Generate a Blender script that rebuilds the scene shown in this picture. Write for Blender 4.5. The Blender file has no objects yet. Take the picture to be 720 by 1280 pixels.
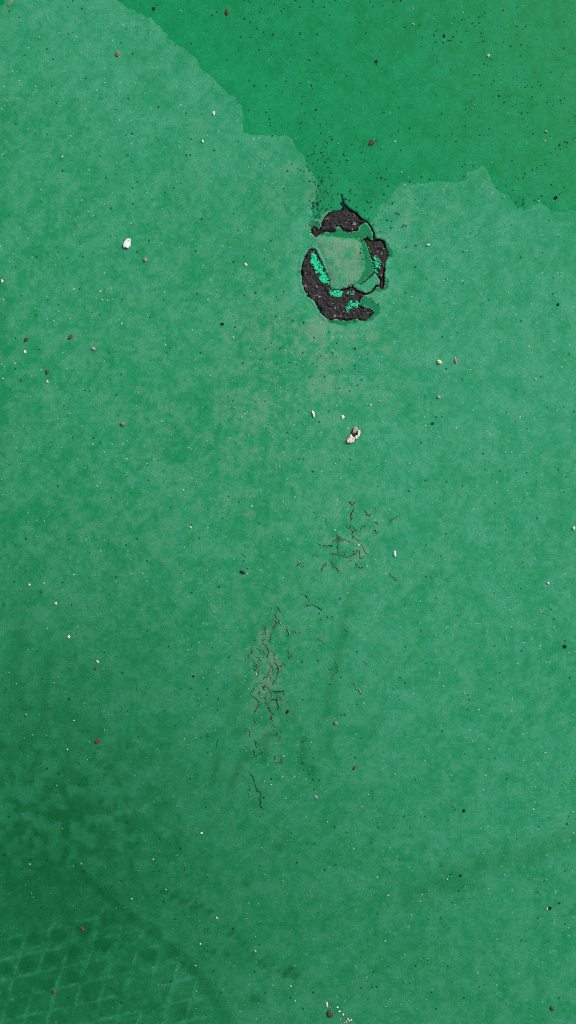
import bpy, bmesh, math, random
import numpy as np
from mathutils import Vector, Matrix
from mathutils.geometry import delaunay_2d_cdt

SC = bpy.context.scene
COL = SC.collection
rng = np.random.default_rng(7)
random.seed(7)

# ------------------------------------------------------------------ camera, sky, sun, exposure
# Plan coordinates: the ground is mapped in millimetres, (u, v) with u to the right and v towards the photographer.
W_MM, H_MM = 720.0, 1280.0
def XY(u, v): return ((u - 360.0) / 1000.0, (640.0 - v) / 1000.0)

cam_d = bpy.data.cameras.new('camera')
cam = bpy.data.objects.new('camera', cam_d); COL.objects.link(cam)
HALF = math.radians(25.0)
cam.location = (0, 0, 0.640 / math.tan(HALF)); cam.rotation_euler = (0, 0, 0)
cam_d.sensor_fit = 'VERTICAL'; cam_d.sensor_height = 24.0
cam_d.lens = 12.0 / math.tan(HALF)
cam_d.clip_start = 0.02; cam_d.clip_end = 2000
SC.camera = cam

SUN_EL = math.radians(46); SUN_AZ = math.radians(52)      # from the upper right of the picture
world = bpy.data.worlds.new('World'); SC.world = world; world.use_nodes = True
wn = world.node_tree.nodes; wl = world.node_tree.links; wn.clear()
sky = wn.new('ShaderNodeTexSky'); sky.sky_type = 'NISHITA'; sky.sun_disc = False
sky.sun_elevation = SUN_EL; sky.sun_rotation = SUN_AZ
sky.air_density = 1.0; sky.dust_density = 3.0; sky.ozone_density = 0.6
bg = wn.new('ShaderNodeBackground'); bg.inputs['Strength'].default_value = 0.10
wo = wn.new('ShaderNodeOutputWorld')
wl.new(sky.outputs[0], bg.inputs['Color']); wl.new(bg.outputs[0], wo.inputs['Surface'])

sd = bpy.data.lights.new('sun', 'SUN'); sd.energy = 1.5; sd.angle = math.radians(15); sd.color = (1.0, 0.965, 0.91)
sun = bpy.data.objects.new('sun', sd); COL.objects.link(sun)
to_sun = Vector((math.sin(SUN_AZ) * math.cos(SUN_EL), math.cos(SUN_AZ) * math.cos(SUN_EL), math.sin(SUN_EL)))
sun.rotation_euler = to_sun.to_track_quat('Z', 'Y').to_euler(); sun.location = to_sun * 5

SC.render.engine = 'CYCLES'; SC.cycles.use_denoising = False; SC.cycles.filter_width = 1.0
SC.view_settings.view_transform = 'Standard'; SC.view_settings.look = 'None'
SC.view_settings.gamma = 1.0; SC.view_settings.use_curve_mapping = False
SC.view_settings.exposure = 0.74

# ------------------------------------------------------------------ numeric helpers
def vnoise(x, y, seed=0):
    xi = np.floor(x).astype(np.int64); yi = np.floor(y).astype(np.int64)
    fx = x - xi; fy = y - yi
    fx = fx * fx * (3 - 2 * fx); fy = fy * fy * (3 - 2 * fy)
    def h(a, b):
        n = (a * 374761393 + b * 668265263 + seed * 974711) & 0x7fffffff
        n = ((n ^ (n >> 13)) * 1274126177) & 0x7fffffff
        n = (n ^ (n >> 16)) & 0xffff
        return n / 65535.0
    return (h(xi, yi) * (1 - fx) + h(xi + 1, yi) * fx) * (1 - fy) + (h(xi, yi + 1) * (1 - fx) + h(xi + 1, yi + 1) * fx) * fy
def fbm(x, y, scale, seed=0, octaves=4, gain=0.5):
    t = 0.0; a = 1.0; s = 0.0; f = 1.0 / scale
    for o in range(octaves):
        t = t + a * vnoise(x * f + 17.3 * o, y * f - 9.1 * o, seed + 31 * o); s += a; a *= gain; f *= 2.03
    return t / s
def smooth(e0, e1, x):
    t = np.clip((x - e0) / (e1 - e0), 0, 1); return t * t * (3 - 2 * t)
def seg_dist(u, v, pts, closed=False):
    d = np.full(u.shape, 1e9); n = len(pts)
    for i in range(n if closed else n - 1):
        ax, ay = pts[i]; bx, by = pts[(i + 1) % n]
        dx, dy = bx - ax, by - ay; L = dx * dx + dy * dy + 1e-12
        t = np.clip(((u - ax) * dx + (v - ay) * dy) / L, 0, 1)
        d = np.minimum(d, np.hypot(u - ax - t * dx, v - ay - t * dy))
    return d
def inside(u, v, pts):
    r = np.zeros(u.shape, bool); n = len(pts); j = n - 1
    for i in range(n):
        xi, yi = pts[i]; xj, yj = pts[j]
        if yi != yj:
            r ^= ((yi > v) != (yj > v)) & (u < (xj - xi) * (v - yi) / (yj - yi) + xi)
        j = i
    return r
def sdf(u, v, pts):                                    # negative inside
    d = seg_dist(u, v, pts, True)
    return np.where(inside(u, v, pts), -d, d)
def blob(u, v, cu, cv, ru, rv=None, rot=0.0):
    rv = rv or ru; c, s = math.cos(rot), math.sin(rot)
    a = ((u - cu) * c + (v - cv) * s) / ru; b = (-(u - cu) * s + (v - cv) * c) / rv
    return np.exp(-(a * a + b * b))
def roughen(pts, amp, step, seed, closed=True):        # resample a traced outline and fray it a little
    out = []; n = len(pts); r = random.Random(seed)
    for i in range(n if closed else n - 1):
        ax, ay = pts[i]; bx, by = pts[(i + 1) % n]
        L = math.hypot(bx - ax, by - ay); k = max(1, int(round(L / step)))
        for j in range(k):
            t = j / k
            out.append((ax + (bx - ax) * t + r.gauss(0, amp), ay + (by - ay) * t + r.gauss(0, amp)))
    if not closed: out.append(pts[-1])
    return out
def ribbon(pts, w):
    L, R = [], []
    for i, p in enumerate(pts):
        a = pts[max(i - 1, 0)]; b = pts[min(i + 1, len(pts) - 1)]
        dx, dy = b[0] - a[0], b[1] - a[1]; l = math.hypot(dx, dy) or 1
        ww = (w[i] if isinstance(w, (list, tuple)) else w) / 2
        L.append((p[0] - dy / l * ww, p[1] + dx / l * ww)); R.append((p[0] + dy / l * ww, p[1] - dx / l * ww))
    return L + R[::-1]

# ------------------------------------------------------------------ traced shapes (plan millimetres)
Z = lambda pts: [(360 + x / 5.143, 230 + y / 5.143) for x, y in pts]
TOP_BREAK = Z([(336, 66), (346, 70), (352, 92), (358, 112), (366, 122), (376, 134), (386, 150), (402, 160), (426, 172), (450, 190), (465, 213),
     (482, 225), (499, 232), (492, 250), (475, 257), (456, 272), (450, 298), (415, 306), (380, 311), (355, 300), (340, 281), (325, 268),
     (310, 280), (305, 300), (290, 312), (250, 306), (225, 313), (196, 329), (179, 345), (164, 326), (149, 310), (149, 285), (164, 267),
     (181, 275), (191, 294), (203, 285), (212, 270), (219, 240), (235, 208), (262, 185), (300, 172), (330, 168), (345, 155), (349, 141),
     (334, 129), (334, 118), (350, 112), (343, 90)])
RIGHT_BREAK = Z([(478, 352), (500, 350), (511, 338), (523, 354), (538, 363), (560, 351), (592, 351), (625, 371), (629, 395), (643, 430), (641, 466),
     (626, 500), (625, 550), (618, 590), (623, 625), (613, 667), (597, 672), (583, 655), (590, 630), (584, 606), (562, 574), (553, 542),
     (549, 515), (535, 470), (520, 430), (509, 387), (497, 366)])
LOWER_BREAK = Z([(152, 410), (130, 424), (114, 460), (98, 490), (90, 530), (81, 560), (88, 590), (89, 640), (104, 680), (125, 721), (155, 741), (172, 755),
     (190, 796), (210, 831), (240, 861), (270, 873), (310, 868), (345, 876), (385, 879), (420, 870), (445, 865), (465, 878), (490, 880),
     (516, 866), (541, 846), (546, 820), (531, 800), (500, 795), (475, 786), (461, 770), (465, 745), (480, 725), (490, 706), (480, 688),
     (450, 684), (430, 665), (415, 654), (433, 630), (424, 624), (395, 658), (360, 671), (310, 679), (281, 675), (265, 650), (270, 620),
     (255, 580), (240, 560), (225, 520), (205, 475), (185, 435), (170, 417)])
CRACK_A = ribbon(Z([(490, 232), (515, 250), (536, 280), (551, 312), (554, 358)]), [1.6, 1.9, 2.0, 2.0, 2.4])
CRACK_B = ribbon(Z([(600, 655), (566, 655), (549, 680), (530, 697), (500, 708), (476, 705)]), [2.6, 2.8, 3.2, 2.6, 3.0, 3.2])
CRACK_C = ribbon(Z([(556, 566), (526, 596), (490, 628), (463, 646)]), [1.8, 1.2, 1.2, .6])
HOLES = [roughen(TOP_BREAK, .3, 1.7, 1), roughen(RIGHT_BREAK, .3, 1.7, 2), roughen(LOWER_BREAK, .36, 1.7, 3),
         roughen(CRACK_A, .12, 2, 4), roughen(CRACK_B, .15, 2, 5), roughen(CRACK_C, .08, 2, 6)]
CAP = Z([(196, 352), (225, 340), (262, 338), (320, 344), (390, 347), (440, 355), (463, 378), (474, 430), (492, 500), (490, 545), (470, 590),
         (446, 622), (420, 640), (392, 656), (358, 668), (312, 676), (284, 671), (271, 648), (274, 615), (258, 575), (243, 552), (228, 516),
         (209, 472), (190, 430), (182, 395), (184, 368)])
BARE = [Z([(205, 340), (215, 318), (250, 308), (305, 302), (325, 270), (345, 285), (380, 312), (450, 300), (475, 258), (510, 262), (545, 320), (552, 350),
           (500, 356), (470, 372), (440, 352), (330, 342), (250, 336)]),
        Z([(440, 352), (478, 354), (500, 368), (520, 430), (548, 515), (552, 560), (490, 628), (455, 650), (425, 650), (440, 625), (480, 560), (490, 500), (470, 420), (462, 380)]),
        Z([(200, 245), (165, 238), (140, 245), (132, 270), (150, 285), (165, 268), (190, 294), (212, 268)]),
        Z([(628, 372), (648, 400), (668, 440), (664, 468), (640, 470), (643, 430)]),
        Z([(620, 596), (648, 620), (654, 655), (636, 684), (600, 690), (584, 690), (548, 686), (590, 660), (614, 668), (624, 626)]),
        Z([(466, 742), (490, 722), (530, 732), (560, 760), (588, 790), (590, 825), (570, 858), (530, 880), (490, 884), (545, 846), (546, 820), (531, 800), (475, 786), (461, 770)]),
        Z([(236, 862), (270, 874), (345, 877), (420, 871), (470, 882), (440, 890), (395, 902), (360, 914), (300, 904), (262, 892)])]
PRIMER = [Z([(150, 443), (175, 444), (196, 470), (215, 508), (233, 553), (246, 580), (268, 606), (272, 648), (262, 660), (250, 640), (236, 648), (210, 628),
             (193, 602), (200, 582), (184, 577), (164, 566), (160, 535), (147, 510), (141, 478)]),
          Z([(265, 668), (285, 682), (345, 678), (354, 690), (349, 731), (320, 737), (290, 727), (268, 716)]),
          Z([(380, 764), (405, 744), (440, 743), (456, 754), (472, 781), (455, 777), (445, 797), (430, 787), (415, 797), (400, 812), (396, 832), (375, 811), (368, 786)]),
          Z([(378, 700), (400, 692), (437, 724), (431, 737), (409, 718), (388, 714)]),
          Z([(512, 388), (526, 398), (541, 448), (560, 468), (582, 474), (597, 494), (592, 540), (581, 562), (584, 604), (575, 592), (569, 562), (554, 570), (558, 530), (549, 490), (534, 465), (519, 430)])]
PUDDLE = [(142, -4), (148, 1), (160, 10), (175, 17), (190, 24), (203, 36), (212, 48), (225, 57), (238, 64), (247, 75), (255, 88), (268, 100), (280, 112), (292, 121),
     (301, 130), (303, 139), (304, 155), (305, 165), (315, 168), (335, 170), (350, 169), (362, 171), (368, 182), (375, 192), (385, 208), (393, 219), (397, 230),
     (395, 245), (390, 262), (390, 274), (399, 276), (402.5, 270), (409, 265), (424, 262), (437, 261), (447, 266), (455, 273), (461, 278), (467, 276), (471, 266), (480, 255),
     (489, 246), (496, 236), (502, 230), (515, 228), (530, 229), (545, 227), (560, 228), (575, 228), (584, 224), (586, 215), (597, 211), (605, 208), (611, 214),
     (613, 226), (620, 235), (625, 241), (636, 244), (640, 251), (646, 259), (655, 262), (663, 262), (668, 256), (674, 252), (681, 258), (689, 263), (700, 264), (720, 264), (770, 260),
     (900, 292), (990, 180), (1030, -60), (960, -320), (700, -470), (400, -430), (190, -330), (90, -180), (110, -60)]

# tread print, seen as dark damp dots in a paler lattice (from a sole), plus scuffs
PRINT_DOTS = [(72, 1167, 11), (103, 1160, 11), (137, 1148, 12), (32, 1205, 12), (63, 1197, 11), (92, 1188, 11), (127, 1179, 12), (160, 1168, 11),
     (193, 1165, 11), (185, 1193, 13), (167, 1145, 9), (7, 1212, 10), (120, 1207, 12), (42, 1172, 10), (150, 1215, 11), (20, 1176, 9), (92, 1222, 10), (60, 1232, 10)]
PRINT_LINES = [[(172, 1284), (188, 1230), (205, 1176)], [(145, 1284), (158, 1232), (168, 1200)], [(128, 1232), (140, 1186)], [(98, 1230), (122, 1150)],
     [(137, 1248), (182, 1240), (240, 1222)], [(80, 1209), (120, 1200), (156, 1186)], [(135, 1222), (190, 1212), (228, 1196)], [(145, 1276), (205, 1268), (262, 1246)],
     [(60, 1190), (84, 1176), (120, 1168)], [(168, 1140), (190, 1150), (206, 1172)], [(20, 1190), (52, 1182)], [(205, 1284), (218, 1240), (235, 1205)]]
ARC = [(92, 1078), (112, 1100), (132, 1120), (160, 1143), (186, 1162), (212, 1184), (238, 1208), (260, 1235), (276, 1260), (290, 1292)]
STREAKS = [([(440, 742), (428, 800), (414, 862), (408, 892)], 6, .34), ([(381, 925), (377, 950), (388, 962)], 5, .5), ([(338, 918), (326, 952)], 5, .45), ([(308, 942), (292, 984)], 5, .5),
     ([(274, 948), (263, 980)], 5, .4), ([(418, 915), (408, 940)], 5, .35), ([(246, 958), (238, 990)], 5, .3), ([(470, 900), (455, 932)], 6, .25), ([(352, 880), (372, 896)], 6, .25),
     ([(516, 1120), (570, 1096), (612, 1082), (660, 1070), (724, 1044)], 12, .32), ([(300, 850), (292, 910)], 6, .25), ([(60, 830), (52, 900)], 7, .25), ([(28, 760), (22, 880)], 8, .25)]
HATCH = [(196 + i * 6.2, 1107 + i * 3.3 + (i % 2) * 4) for i in range(9)] + [(252, 1132), (262, 1140), (281, 1158), (290, 1166), (297, 1172), (304, 1179), (310, 1185), (316, 1193), (324, 1202), (331, 1207),
     (340, 1206), (348, 1214), (356, 1218), (364, 1212), (370, 1220), (336, 1222), (268, 1189), (258, 1163)]

SCUFFS = [[(291, 524), (296, 525), (299, 531)], [(343, 476), (348, 482), (351, 490)], [(280, 530), (283, 533)], [(342, 514), (346, 520)], [(292, 402), (296, 398)], [(330, 470), (336, 478)],
     [(318, 540), (322, 536)], [(268, 532), (271, 528)], [(384, 470), (380, 478)], [(300, 640), (308, 644), (315, 640)], [(345, 650), (352, 656)], [(420, 640), (428, 634)], [(380, 560), (388, 566)],
     [(472, 470), (470, 478)], [(490, 292), (494, 286)], [(330, 580), (338, 584)], [(210, 700), (216, 706)], [(222, 706), (226, 714)], [(370, 610), (380, 606)], [(520, 440), (524, 432)]]
def fields(u, v):
    """dust (0..1), dirt (tan, 0..1), dampness with painted shade (0..1) and height (mm) of the painted court at plan point (u, v)."""
    n1 = fbm(u, v, 160, 1, 4); n2 = fbm(u, v, 46, 5, 4, .6); n3 = fbm(u, v, 15, 9, 4, .65); n4 = fbm(u, v, 5, 13, 3, .7); n5 = fbm(u, v, 22, 77, 3, .6)
    dust = .60 + (n1 - .5) * .30 + (n2 - .5) * .48 + (n3 - .5) * .95 + (n4 - .5) * .85
    dust += .20 * blob(u, v, 640, 470, 240, 300) + .12 * blob(u, v, 560, 270, 120, 50) + .10 * blob(u, v, 240, 130, 160, 140)
    dust -= .22 * smooth(30, -12, u) * (v < 950) + .22 * blob(u, v, 0, 520, 190, 300)
    dust += .14 * blob(u, v, 40, 20, 140, 120)
    # trodden damp ground, with the photographer's own soft shade painted in
    damp_shade = .54 * blob(u, v, 10, 1140, 230, 310) + .30 * blob(u, v, 250, 1230, 330, 330) + .26 * blob(u, v, 40, 850, 200, 230) + .10 * blob(u, v, 560, 1230, 260, 300) + .12 * blob(u, v, 330, 900, 160, 200)
    damp_shade = damp_shade + .10 * smooth(640, 1280, v)
    mott = blob(u, v, 75, 1010, 170, 105)
    n5 = fbm(u + (n3 - .5) * 14, v + (n2 - .5) * 14, 11.5, 77, 2, .45); mk = smooth(.25, .72, n5); damp_shade = damp_shade + mott * (.20 * mk - .02); dust = dust + mott * (.26 - .52 * mk)
    # tread print in the lower left
    m = (u > -20) & (u < 420) & (v > 1040) & (v < 1300)
    if m.any():
        pu, pv = u[m] + (n2[m] - .5) * 5 + (n4[m] - .5) * 4, v[m] + (n2[m] - .5) * 5 + (n4[m] - .5) * 4
        dd = np.zeros(pu.shape); ring = np.zeros(pu.shape)
        for a, b, r in PRINT_DOTS:
            d = np.hypot(pu - a, (pv - b) * 1.08)
            dd = np.maximum(dd, smooth(r + 3, r - 6, d)); ring = np.maximum(ring, blob(pu, pv, a, b, r * 1.9))
        ln = np.zeros(pu.shape)
        for L in PRINT_LINES:
            ln = np.maximum(ln, smooth(4.2, .8, seg_dist(pu, pv, L)))
        # the sole's diamond lattice, fading outwards
        reg = smooth(10, -16, sdf(pu, pv, [(-20, 1168), (60, 1146), (130, 1124), (172, 1134), (216, 1178), (250, 1222), (268, 1300), (-20, 1300)]))
        f1 = ((pu * .96 + pv * .277 - 521.7) / 27.8 + .5) % 1.0; f2 = ((pu * .217 + pv * .976 - 1246.8) / 25.0 + .5) % 1.0
        lat = np.maximum(smooth(.115, .03, np.abs(f1 - .5)), smooth(.125, .03, np.abs(f2 - .5)))
        ln = np.maximum(ln * .45, .95 * lat * reg * smooth(.26, .56, n3[m] * .5 + n2[m] * .5))
        dd = dd * .42
        patch = (.35 + .65 * smooth(.3, .55, n2[m])) * blob(pu, pv, 110, 1200, 135, 95)
        ln = ln * (.3 + .7 * smooth(.35, .62, n2[m] * .5 + n4[m] * .5))
        damp_shade[m] += .40 * dd * (.5 + .5 * smooth(.35, .6, n2[m])) - .14 * (ring * (1 - dd)) - .22 * ln + .10 * patch + .10 * reg
        dust[m] += -.30 * dd + .20 * ring * (1 - dd) + .48 * ln - .22 * patch
        arc = seg_dist(pu, pv, ARC); wd = 4 + 6 * smooth(1080, 1290, pv)
        ed = smooth(1.7, .1, arc / wd) * (.55 + .45 * n4[m])
        ed *= .25 + .75 * smooth(.3, .6, n2[m] * .5 + n3[m] * .5); damp_shade[m] += .24 * ed; dust[m] -= .42 * ed
        for a, b in HATCH:
            h = blob(pu, pv, a, b, 4.4, 2.4, -.9) * (.4 + .8 * n4[m]); damp_shade[m] += .34 * h; dust[m] -= .25 * h
        for a, b, r in [(285, 1193, 6), (320, 1251, 9), (230, 1262, 16), (362, 1214, 11), (348, 1058, 9), (308, 1104, 6)]:
            h = blob(pu, pv, a, b, r, r * .75); damp_shade[m] += .26 * h; dust[m] -= .25 * h
    for L, w, amp in STREAKS:
        us = [p[0] for p in L]; vs = [p[1] for p in L]
        m = (u > min(us) - 4 * w) & (u < max(us) + 4 * w) & (v > min(vs) - 4 * w) & (v < max(vs) + 4 * w)
        if m.any():
            h = np.exp(-(seg_dist(u[m] + (n3[m] - .5) * 16, v[m] + (n2[m] - .5) * 14, L) / (w * 1.25)) ** 2) * (.35 + n4[m]); damp_shade[m] += amp * .40 * h; dust[m] -= amp * h
    # tan dirt near the broken blister and along the cracks
    tan = .72 * blob(u, v, 428, 412, 56, 24) + .22 * blob(u, v, 375, 425, 60, 80) + .28 * blob(u, v, 340, 500, 60, 60) + .25 * blob(u, v, 500, 270, 60, 30) + .3 * blob(u, v, 425, 470, 28, 24)
    tan += 1.0 * blob(u, v, 335, 836, 21, 62) + .55 * blob(u, v, 435, 680, 34, 30) + .16 + .12 * blob(u, v, 300, 560, 260, 240)
    tan += .22 * blob(u, v, 360, 240, 45, 35) + .3 * blob(u, v, 352, 410, 20, 16)
    tan = tan * smooth(.46, .72, n3 * .5 + n4 * .5 + .06)
    for L in SCUFFS:
        m = (u > L[0][0] - 25) & (u < L[0][0] + 25) & (v > L[0][1] - 25) & (v < L[0][1] + 25)
        if m.any(): tan[m] = np.maximum(tan[m], .85 * smooth(1.6, .3, seg_dist(u[m], v[m], L)) * smooth(.3, .6, n4[m]))
    h = (n3 - .5) * .25 + (n4 - .5) * .16 + (n2 - .5) * .3
    # the ring itself
    m = (u > 340) & (u < 530) & (v > 205) & (v < 440)
    if m.any():
        a, b = u[m], v[m]; hole = np.full(a.shape, 1e9)
        for p in HOLES[:3]: hole = np.minimum(hole, np.abs(sdf(a, b, p)))
        near = smooth(30, 5, hole)
        dust[m] += .5 * near; tan[m] = np.maximum(tan[m], .45 * near * smooth(.40, .65, n4[m] * .5 + n3[m] * .5))
        bare = np.full(a.shape, 1e9)
        for p in BARE: bare = np.minimum(bare, sdf(a, b, p))
        bare = bare + (n4[m] - .5) * 4.5 + (n3[m] - .5) * 3
        k = smooth(.9, -.9, bare)
        dust[m] = dust[m] * (1 - k) + .10 * k; damp_shade[m] += .26 * k; tan[m] *= (1 - k)
        h[m] = (h[m] * (1 - k)) - .7 * k + 1.3 * smooth(5, .8, hole) * smooth(.35, .65, n3[m]) * (1 - k)
        w = blob(a, b, 405, 240, 14, 28) + .8 * blob(a, b, 442, 245, 36, 12)          # silt where the puddle drains in
        tan[m] = np.maximum(tan[m], .8 * w * smooth(.40, .60, n4[m])); damp_shade[m] += .15 * w
    return np.clip(dust, 0, 1.25), np.clip(tan, 0, 1), np.clip(damp_shade, 0, 1), h

# ------------------------------------------------------------------ materials
def nodes(name):
    m = bpy.data.materials.new(name); m.use_nodes = True; t = m.node_tree; t.nodes.clear()
    out = t.nodes.new('ShaderNodeOutputMaterial'); b = t.nodes.new('ShaderNodeBsdfPrincipled'); t.links.new(b.outputs[0], out.inputs['Surface'])
    return m, t, b
def N(t, typ, **kw):
    n = t.nodes.new(typ)
    for k, v in kw.items():
        if k in n.inputs: n.inputs[k].default_value = v
        else: setattr(n, k, v)
    return n
def math_n(t, op, a, b=None, clamp=False):
    n = t.nodes.new('ShaderNodeMath'); n.operation = op; n.use_clamp = clamp
    for i, x in enumerate((a, b)):
        if x is None: continue
        if isinstance(x, (int, float)): n.inputs[i].default_value = x
        else: t.links.new(x, n.inputs[i])
    return n.outputs[0]
def mix_c(t, f, a, b, blend='MIX'):
    n = t.nodes.new('ShaderNodeMix'); n.data_type = 'RGBA'; n.blend_type = blend; n.clamp_factor = True
    for sock, x in ((n.inputs[0], f), (n.inputs[6], a), (n.inputs[7], b)):
        if isinstance(x, (int, float)): sock.default_value = x
        elif isinstance(x, tuple): sock.default_value = (*x, 1)
        else: t.links.new(x, sock)
    return n.outputs[2]
def remap(t, x, a, b, c=0.0, d=1.0):
    n = t.nodes.new('ShaderNodeMapRange'); n.interpolation_type = 'SMOOTHSTEP'
    t.links.new(x, n.inputs[0])
    for i, q in enumerate((a, b, c, d)): n.inputs[1 + i].default_value = q
    return n.outputs[0]

def paint_material():
    m, t, b = nodes('green_court_paint')
    L = t.links
    tc = N(t, 'ShaderNodeTexCoord'); at = N(t, 'ShaderNodeAttribute', attribute_name='surface')
    sep = N(t, 'ShaderNodeSeparateColor'); L.new(at.outputs['Color'], sep.inputs[0])
    dust, tan, damp_shade = sep.outputs[0], sep.outputs[1], sep.outputs[2]
    def noise(sc, det=4, rough=.6):
        n = N(t, 'ShaderNodeTexNoise', Scale=sc, Detail=det, Roughness=rough); L.new(tc.outputs['Object'], n.inputs['Vector']); return n.outputs['Fac']
    nf, nm, nc = noise(900, 3, .7), noise(260, 4, .65), noise(70, 4)
    d = math_n(t, 'ADD', dust, math_n(t, 'MULTIPLY', math_n(t, 'SUBTRACT', nf, .5), 1.3))
    d = math_n(t, 'ADD', d, math_n(t, 'MULTIPLY', math_n(t, 'SUBTRACT', nm, .5), .8), )
    col = mix_c(t, math_n(t, 'MULTIPLY', d, .85, True), (.0055, .200, .066), (.031, .287, .134))
    # blue-grey chalky bloom, and tan dirt ground into it
    col = mix_c(t, math_n(t, 'MULTIPLY', remap(t, nc, .50, .72), math_n(t, 'MULTIPLY', dust, .34)), col, (.034, .265, .168))
    tf = math_n(t, 'MULTIPLY', tan, remap(t, nf, .34, .66), True)
    col = mix_c(t, tf, col, (.205, .262, .17))
    ns = noise(420, 3, .75); nl = noise(28, 3, .6)
    sm = math_n(t, 'MULTIPLY', remap(t, ns, .53, .68), remap(t, nl, .40, .64, .15, 1.0))
    col = mix_c(t, math_n(t, 'MULTIPLY', sm, math_n(t, 'MULTIPLY', dust, .95)), col, (.125, .34, .21))
    # tiny pale and dark flecks in the surface coat
    def fleck(sc, thr, size, seed):
        vo = N(t, 'ShaderNodeTexVoronoi', Scale=sc); mp = N(t, 'ShaderNodeMapping'); mp.inputs['Location'].default_value = (seed, seed * .37, 0)
        L.new(tc.outputs['Object'], mp.inputs[0]); L.new(mp.outputs[0], vo.inputs['Vector'])
        s2 = N(t, 'ShaderNodeSeparateColor'); L.new(vo.outputs['Color'], s2.inputs[0])
        on = math_n(t, 'GREATER_THAN', s2.outputs[0], thr)
        sz = math_n(t, 'MULTIPLY', s2.outputs[1], size)
        return math_n(t, 'MULTIPLY', on, math_n(t, 'LESS_THAN', vo.outputs['Distance'], sz)), s2.outputs[2]
    f1, r1 = fleck(210, .62, .24, 1.7)
    col = mix_c(t, math_n(t, 'MULTIPLY', f1, math_n(t, 'MULTIPLY', r1, .7)), col, (.24, .44, .32))
    f2, r2 = fleck(150, .58, .24, 5.1)
    col = mix_c(t, math_n(t, 'MULTIPLY', f2, math_n(t, 'MULTIPLY', r2, .8)), col, (.006, .045, .022))
    ng = noise(1100, 2, .8); col = mix_c(t, 1.0, col, remap(t, ng, .22, .78, .74, 1.24), 'MULTIPLY')
    col = mix_c(t, damp_shade, col, mix_c(t, 1.0, col, (.02, .38, .23), 'MULTIPLY'))  # dampness and the painted shade both darken the base colour
    L.new(col, b.inputs['Base Color'])
    rg = math_n(t, 'SUBTRACT', .82, math_n(t, 'MULTIPLY', damp_shade, .22)); L.new(rg, b.inputs['Roughness'])
    b.inputs['Specular IOR Level'].default_value = .14
    bp = N(t, 'ShaderNodeBump', Strength=.6, Distance=.0006); L.new(math_n(t, 'ADD', nf, math_n(t, 'MULTIPLY', nm, 1.5)), bp.inputs['Height']); L.new(bp.outputs[0], b.inputs['Normal'])
    return m
def rock_material(name, base, spot=None, rough=.85, scale=500, amount=.5, spec=.3, bump=.0004):
    m, t, b = nodes(name); L = t.links
    tc = N(t, 'ShaderNodeTexCoord')
    n = N(t, 'ShaderNodeTexNoise', Scale=scale, Detail=5, Roughness=.65); L.new(tc.outputs['Object'], n.inputs['Vector'])
    dark = tuple(c * .45 for c in base)
    col = mix_c(t, remap(t, n.outputs['Fac'], .34, .60), dark, base)
    if spot:
        vo = N(t, 'ShaderNodeTexVoronoi', Scale=scale * .9); L.new(tc.outputs['Object'], vo.inputs['Vector'])
        s2 = N(t, 'ShaderNodeSeparateColor'); L.new(vo.outputs['Color'], s2.inputs[0])
        f = math_n(t, 'MULTIPLY', math_n(t, 'GREATER_THAN', s2.outputs[0], 1 - amount * .3), math_n(t, 'LESS_THAN', vo.outputs['Distance'], math_n(t, 'MULTIPLY', s2.outputs[1], .6)))
        col = mix_c(t, math_n(t, 'MULTIPLY', f, s2.outputs[2]), col, spot)
    L.new(col, b.inputs['Base Color']); b.inputs['Roughness'].default_value = rough; b.inputs['Specular IOR Level'].default_value = spec
    bp = N(t, 'ShaderNodeBump', Strength=.6, Distance=bump); L.new(n.outputs['Fac'], bp.inputs['Height']); L.new(bp.outputs[0], b.inputs['Normal'])
    return m
def water_material():
    m = bpy.data.materials.new('thin_water_film'); m.use_nodes = True; t = m.node_tree; t.nodes.clear(); L = t.links
    out = N(t, 'ShaderNodeOutputMaterial'); tr = N(t, 'ShaderNodeBsdfTransparent'); gl = N(t, 'ShaderNodeBsdfGlossy'); mx = N(t, 'ShaderNodeMixShader')
    tr.inputs['Color'].default_value = (.38, .935, .775, 1); gl.inputs['Roughness'].default_value = .07
    fr = N(t, 'ShaderNodeFresnel')
    ge = N(t, 'ShaderNodeNewGeometry'); io = N(t, 'ShaderNodeMapRange'); io.inputs[3].default_value = 1.33; io.inputs[4].default_value = 1 / 1.33   # a film this thin reflects alike from both sides
    L.new(ge.outputs['Backfacing'], io.inputs[0]); L.new(io.outputs[0], fr.inputs['IOR'])
    L.new(fr.outputs[0], mx.inputs[0]); L.new(tr.outputs[0], mx.inputs[1]); L.new(gl.outputs[0], mx.inputs[2])
    tc = N(t, 'ShaderNodeTexCoord'); n = N(t, 'ShaderNodeTexNoise', Scale=40, Detail=3); L.new(tc.outputs['Object'], n.inputs['Vector'])
    bp = N(t, 'ShaderNodeBump', Strength=.25, Distance=.0006); L.new(n.outputs['Fac'], bp.inputs['Height']); L.new(bp.outputs[0], gl.inputs['Normal'])
    L.new(mx.outputs[0], out.inputs['Surface']); return m

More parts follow.
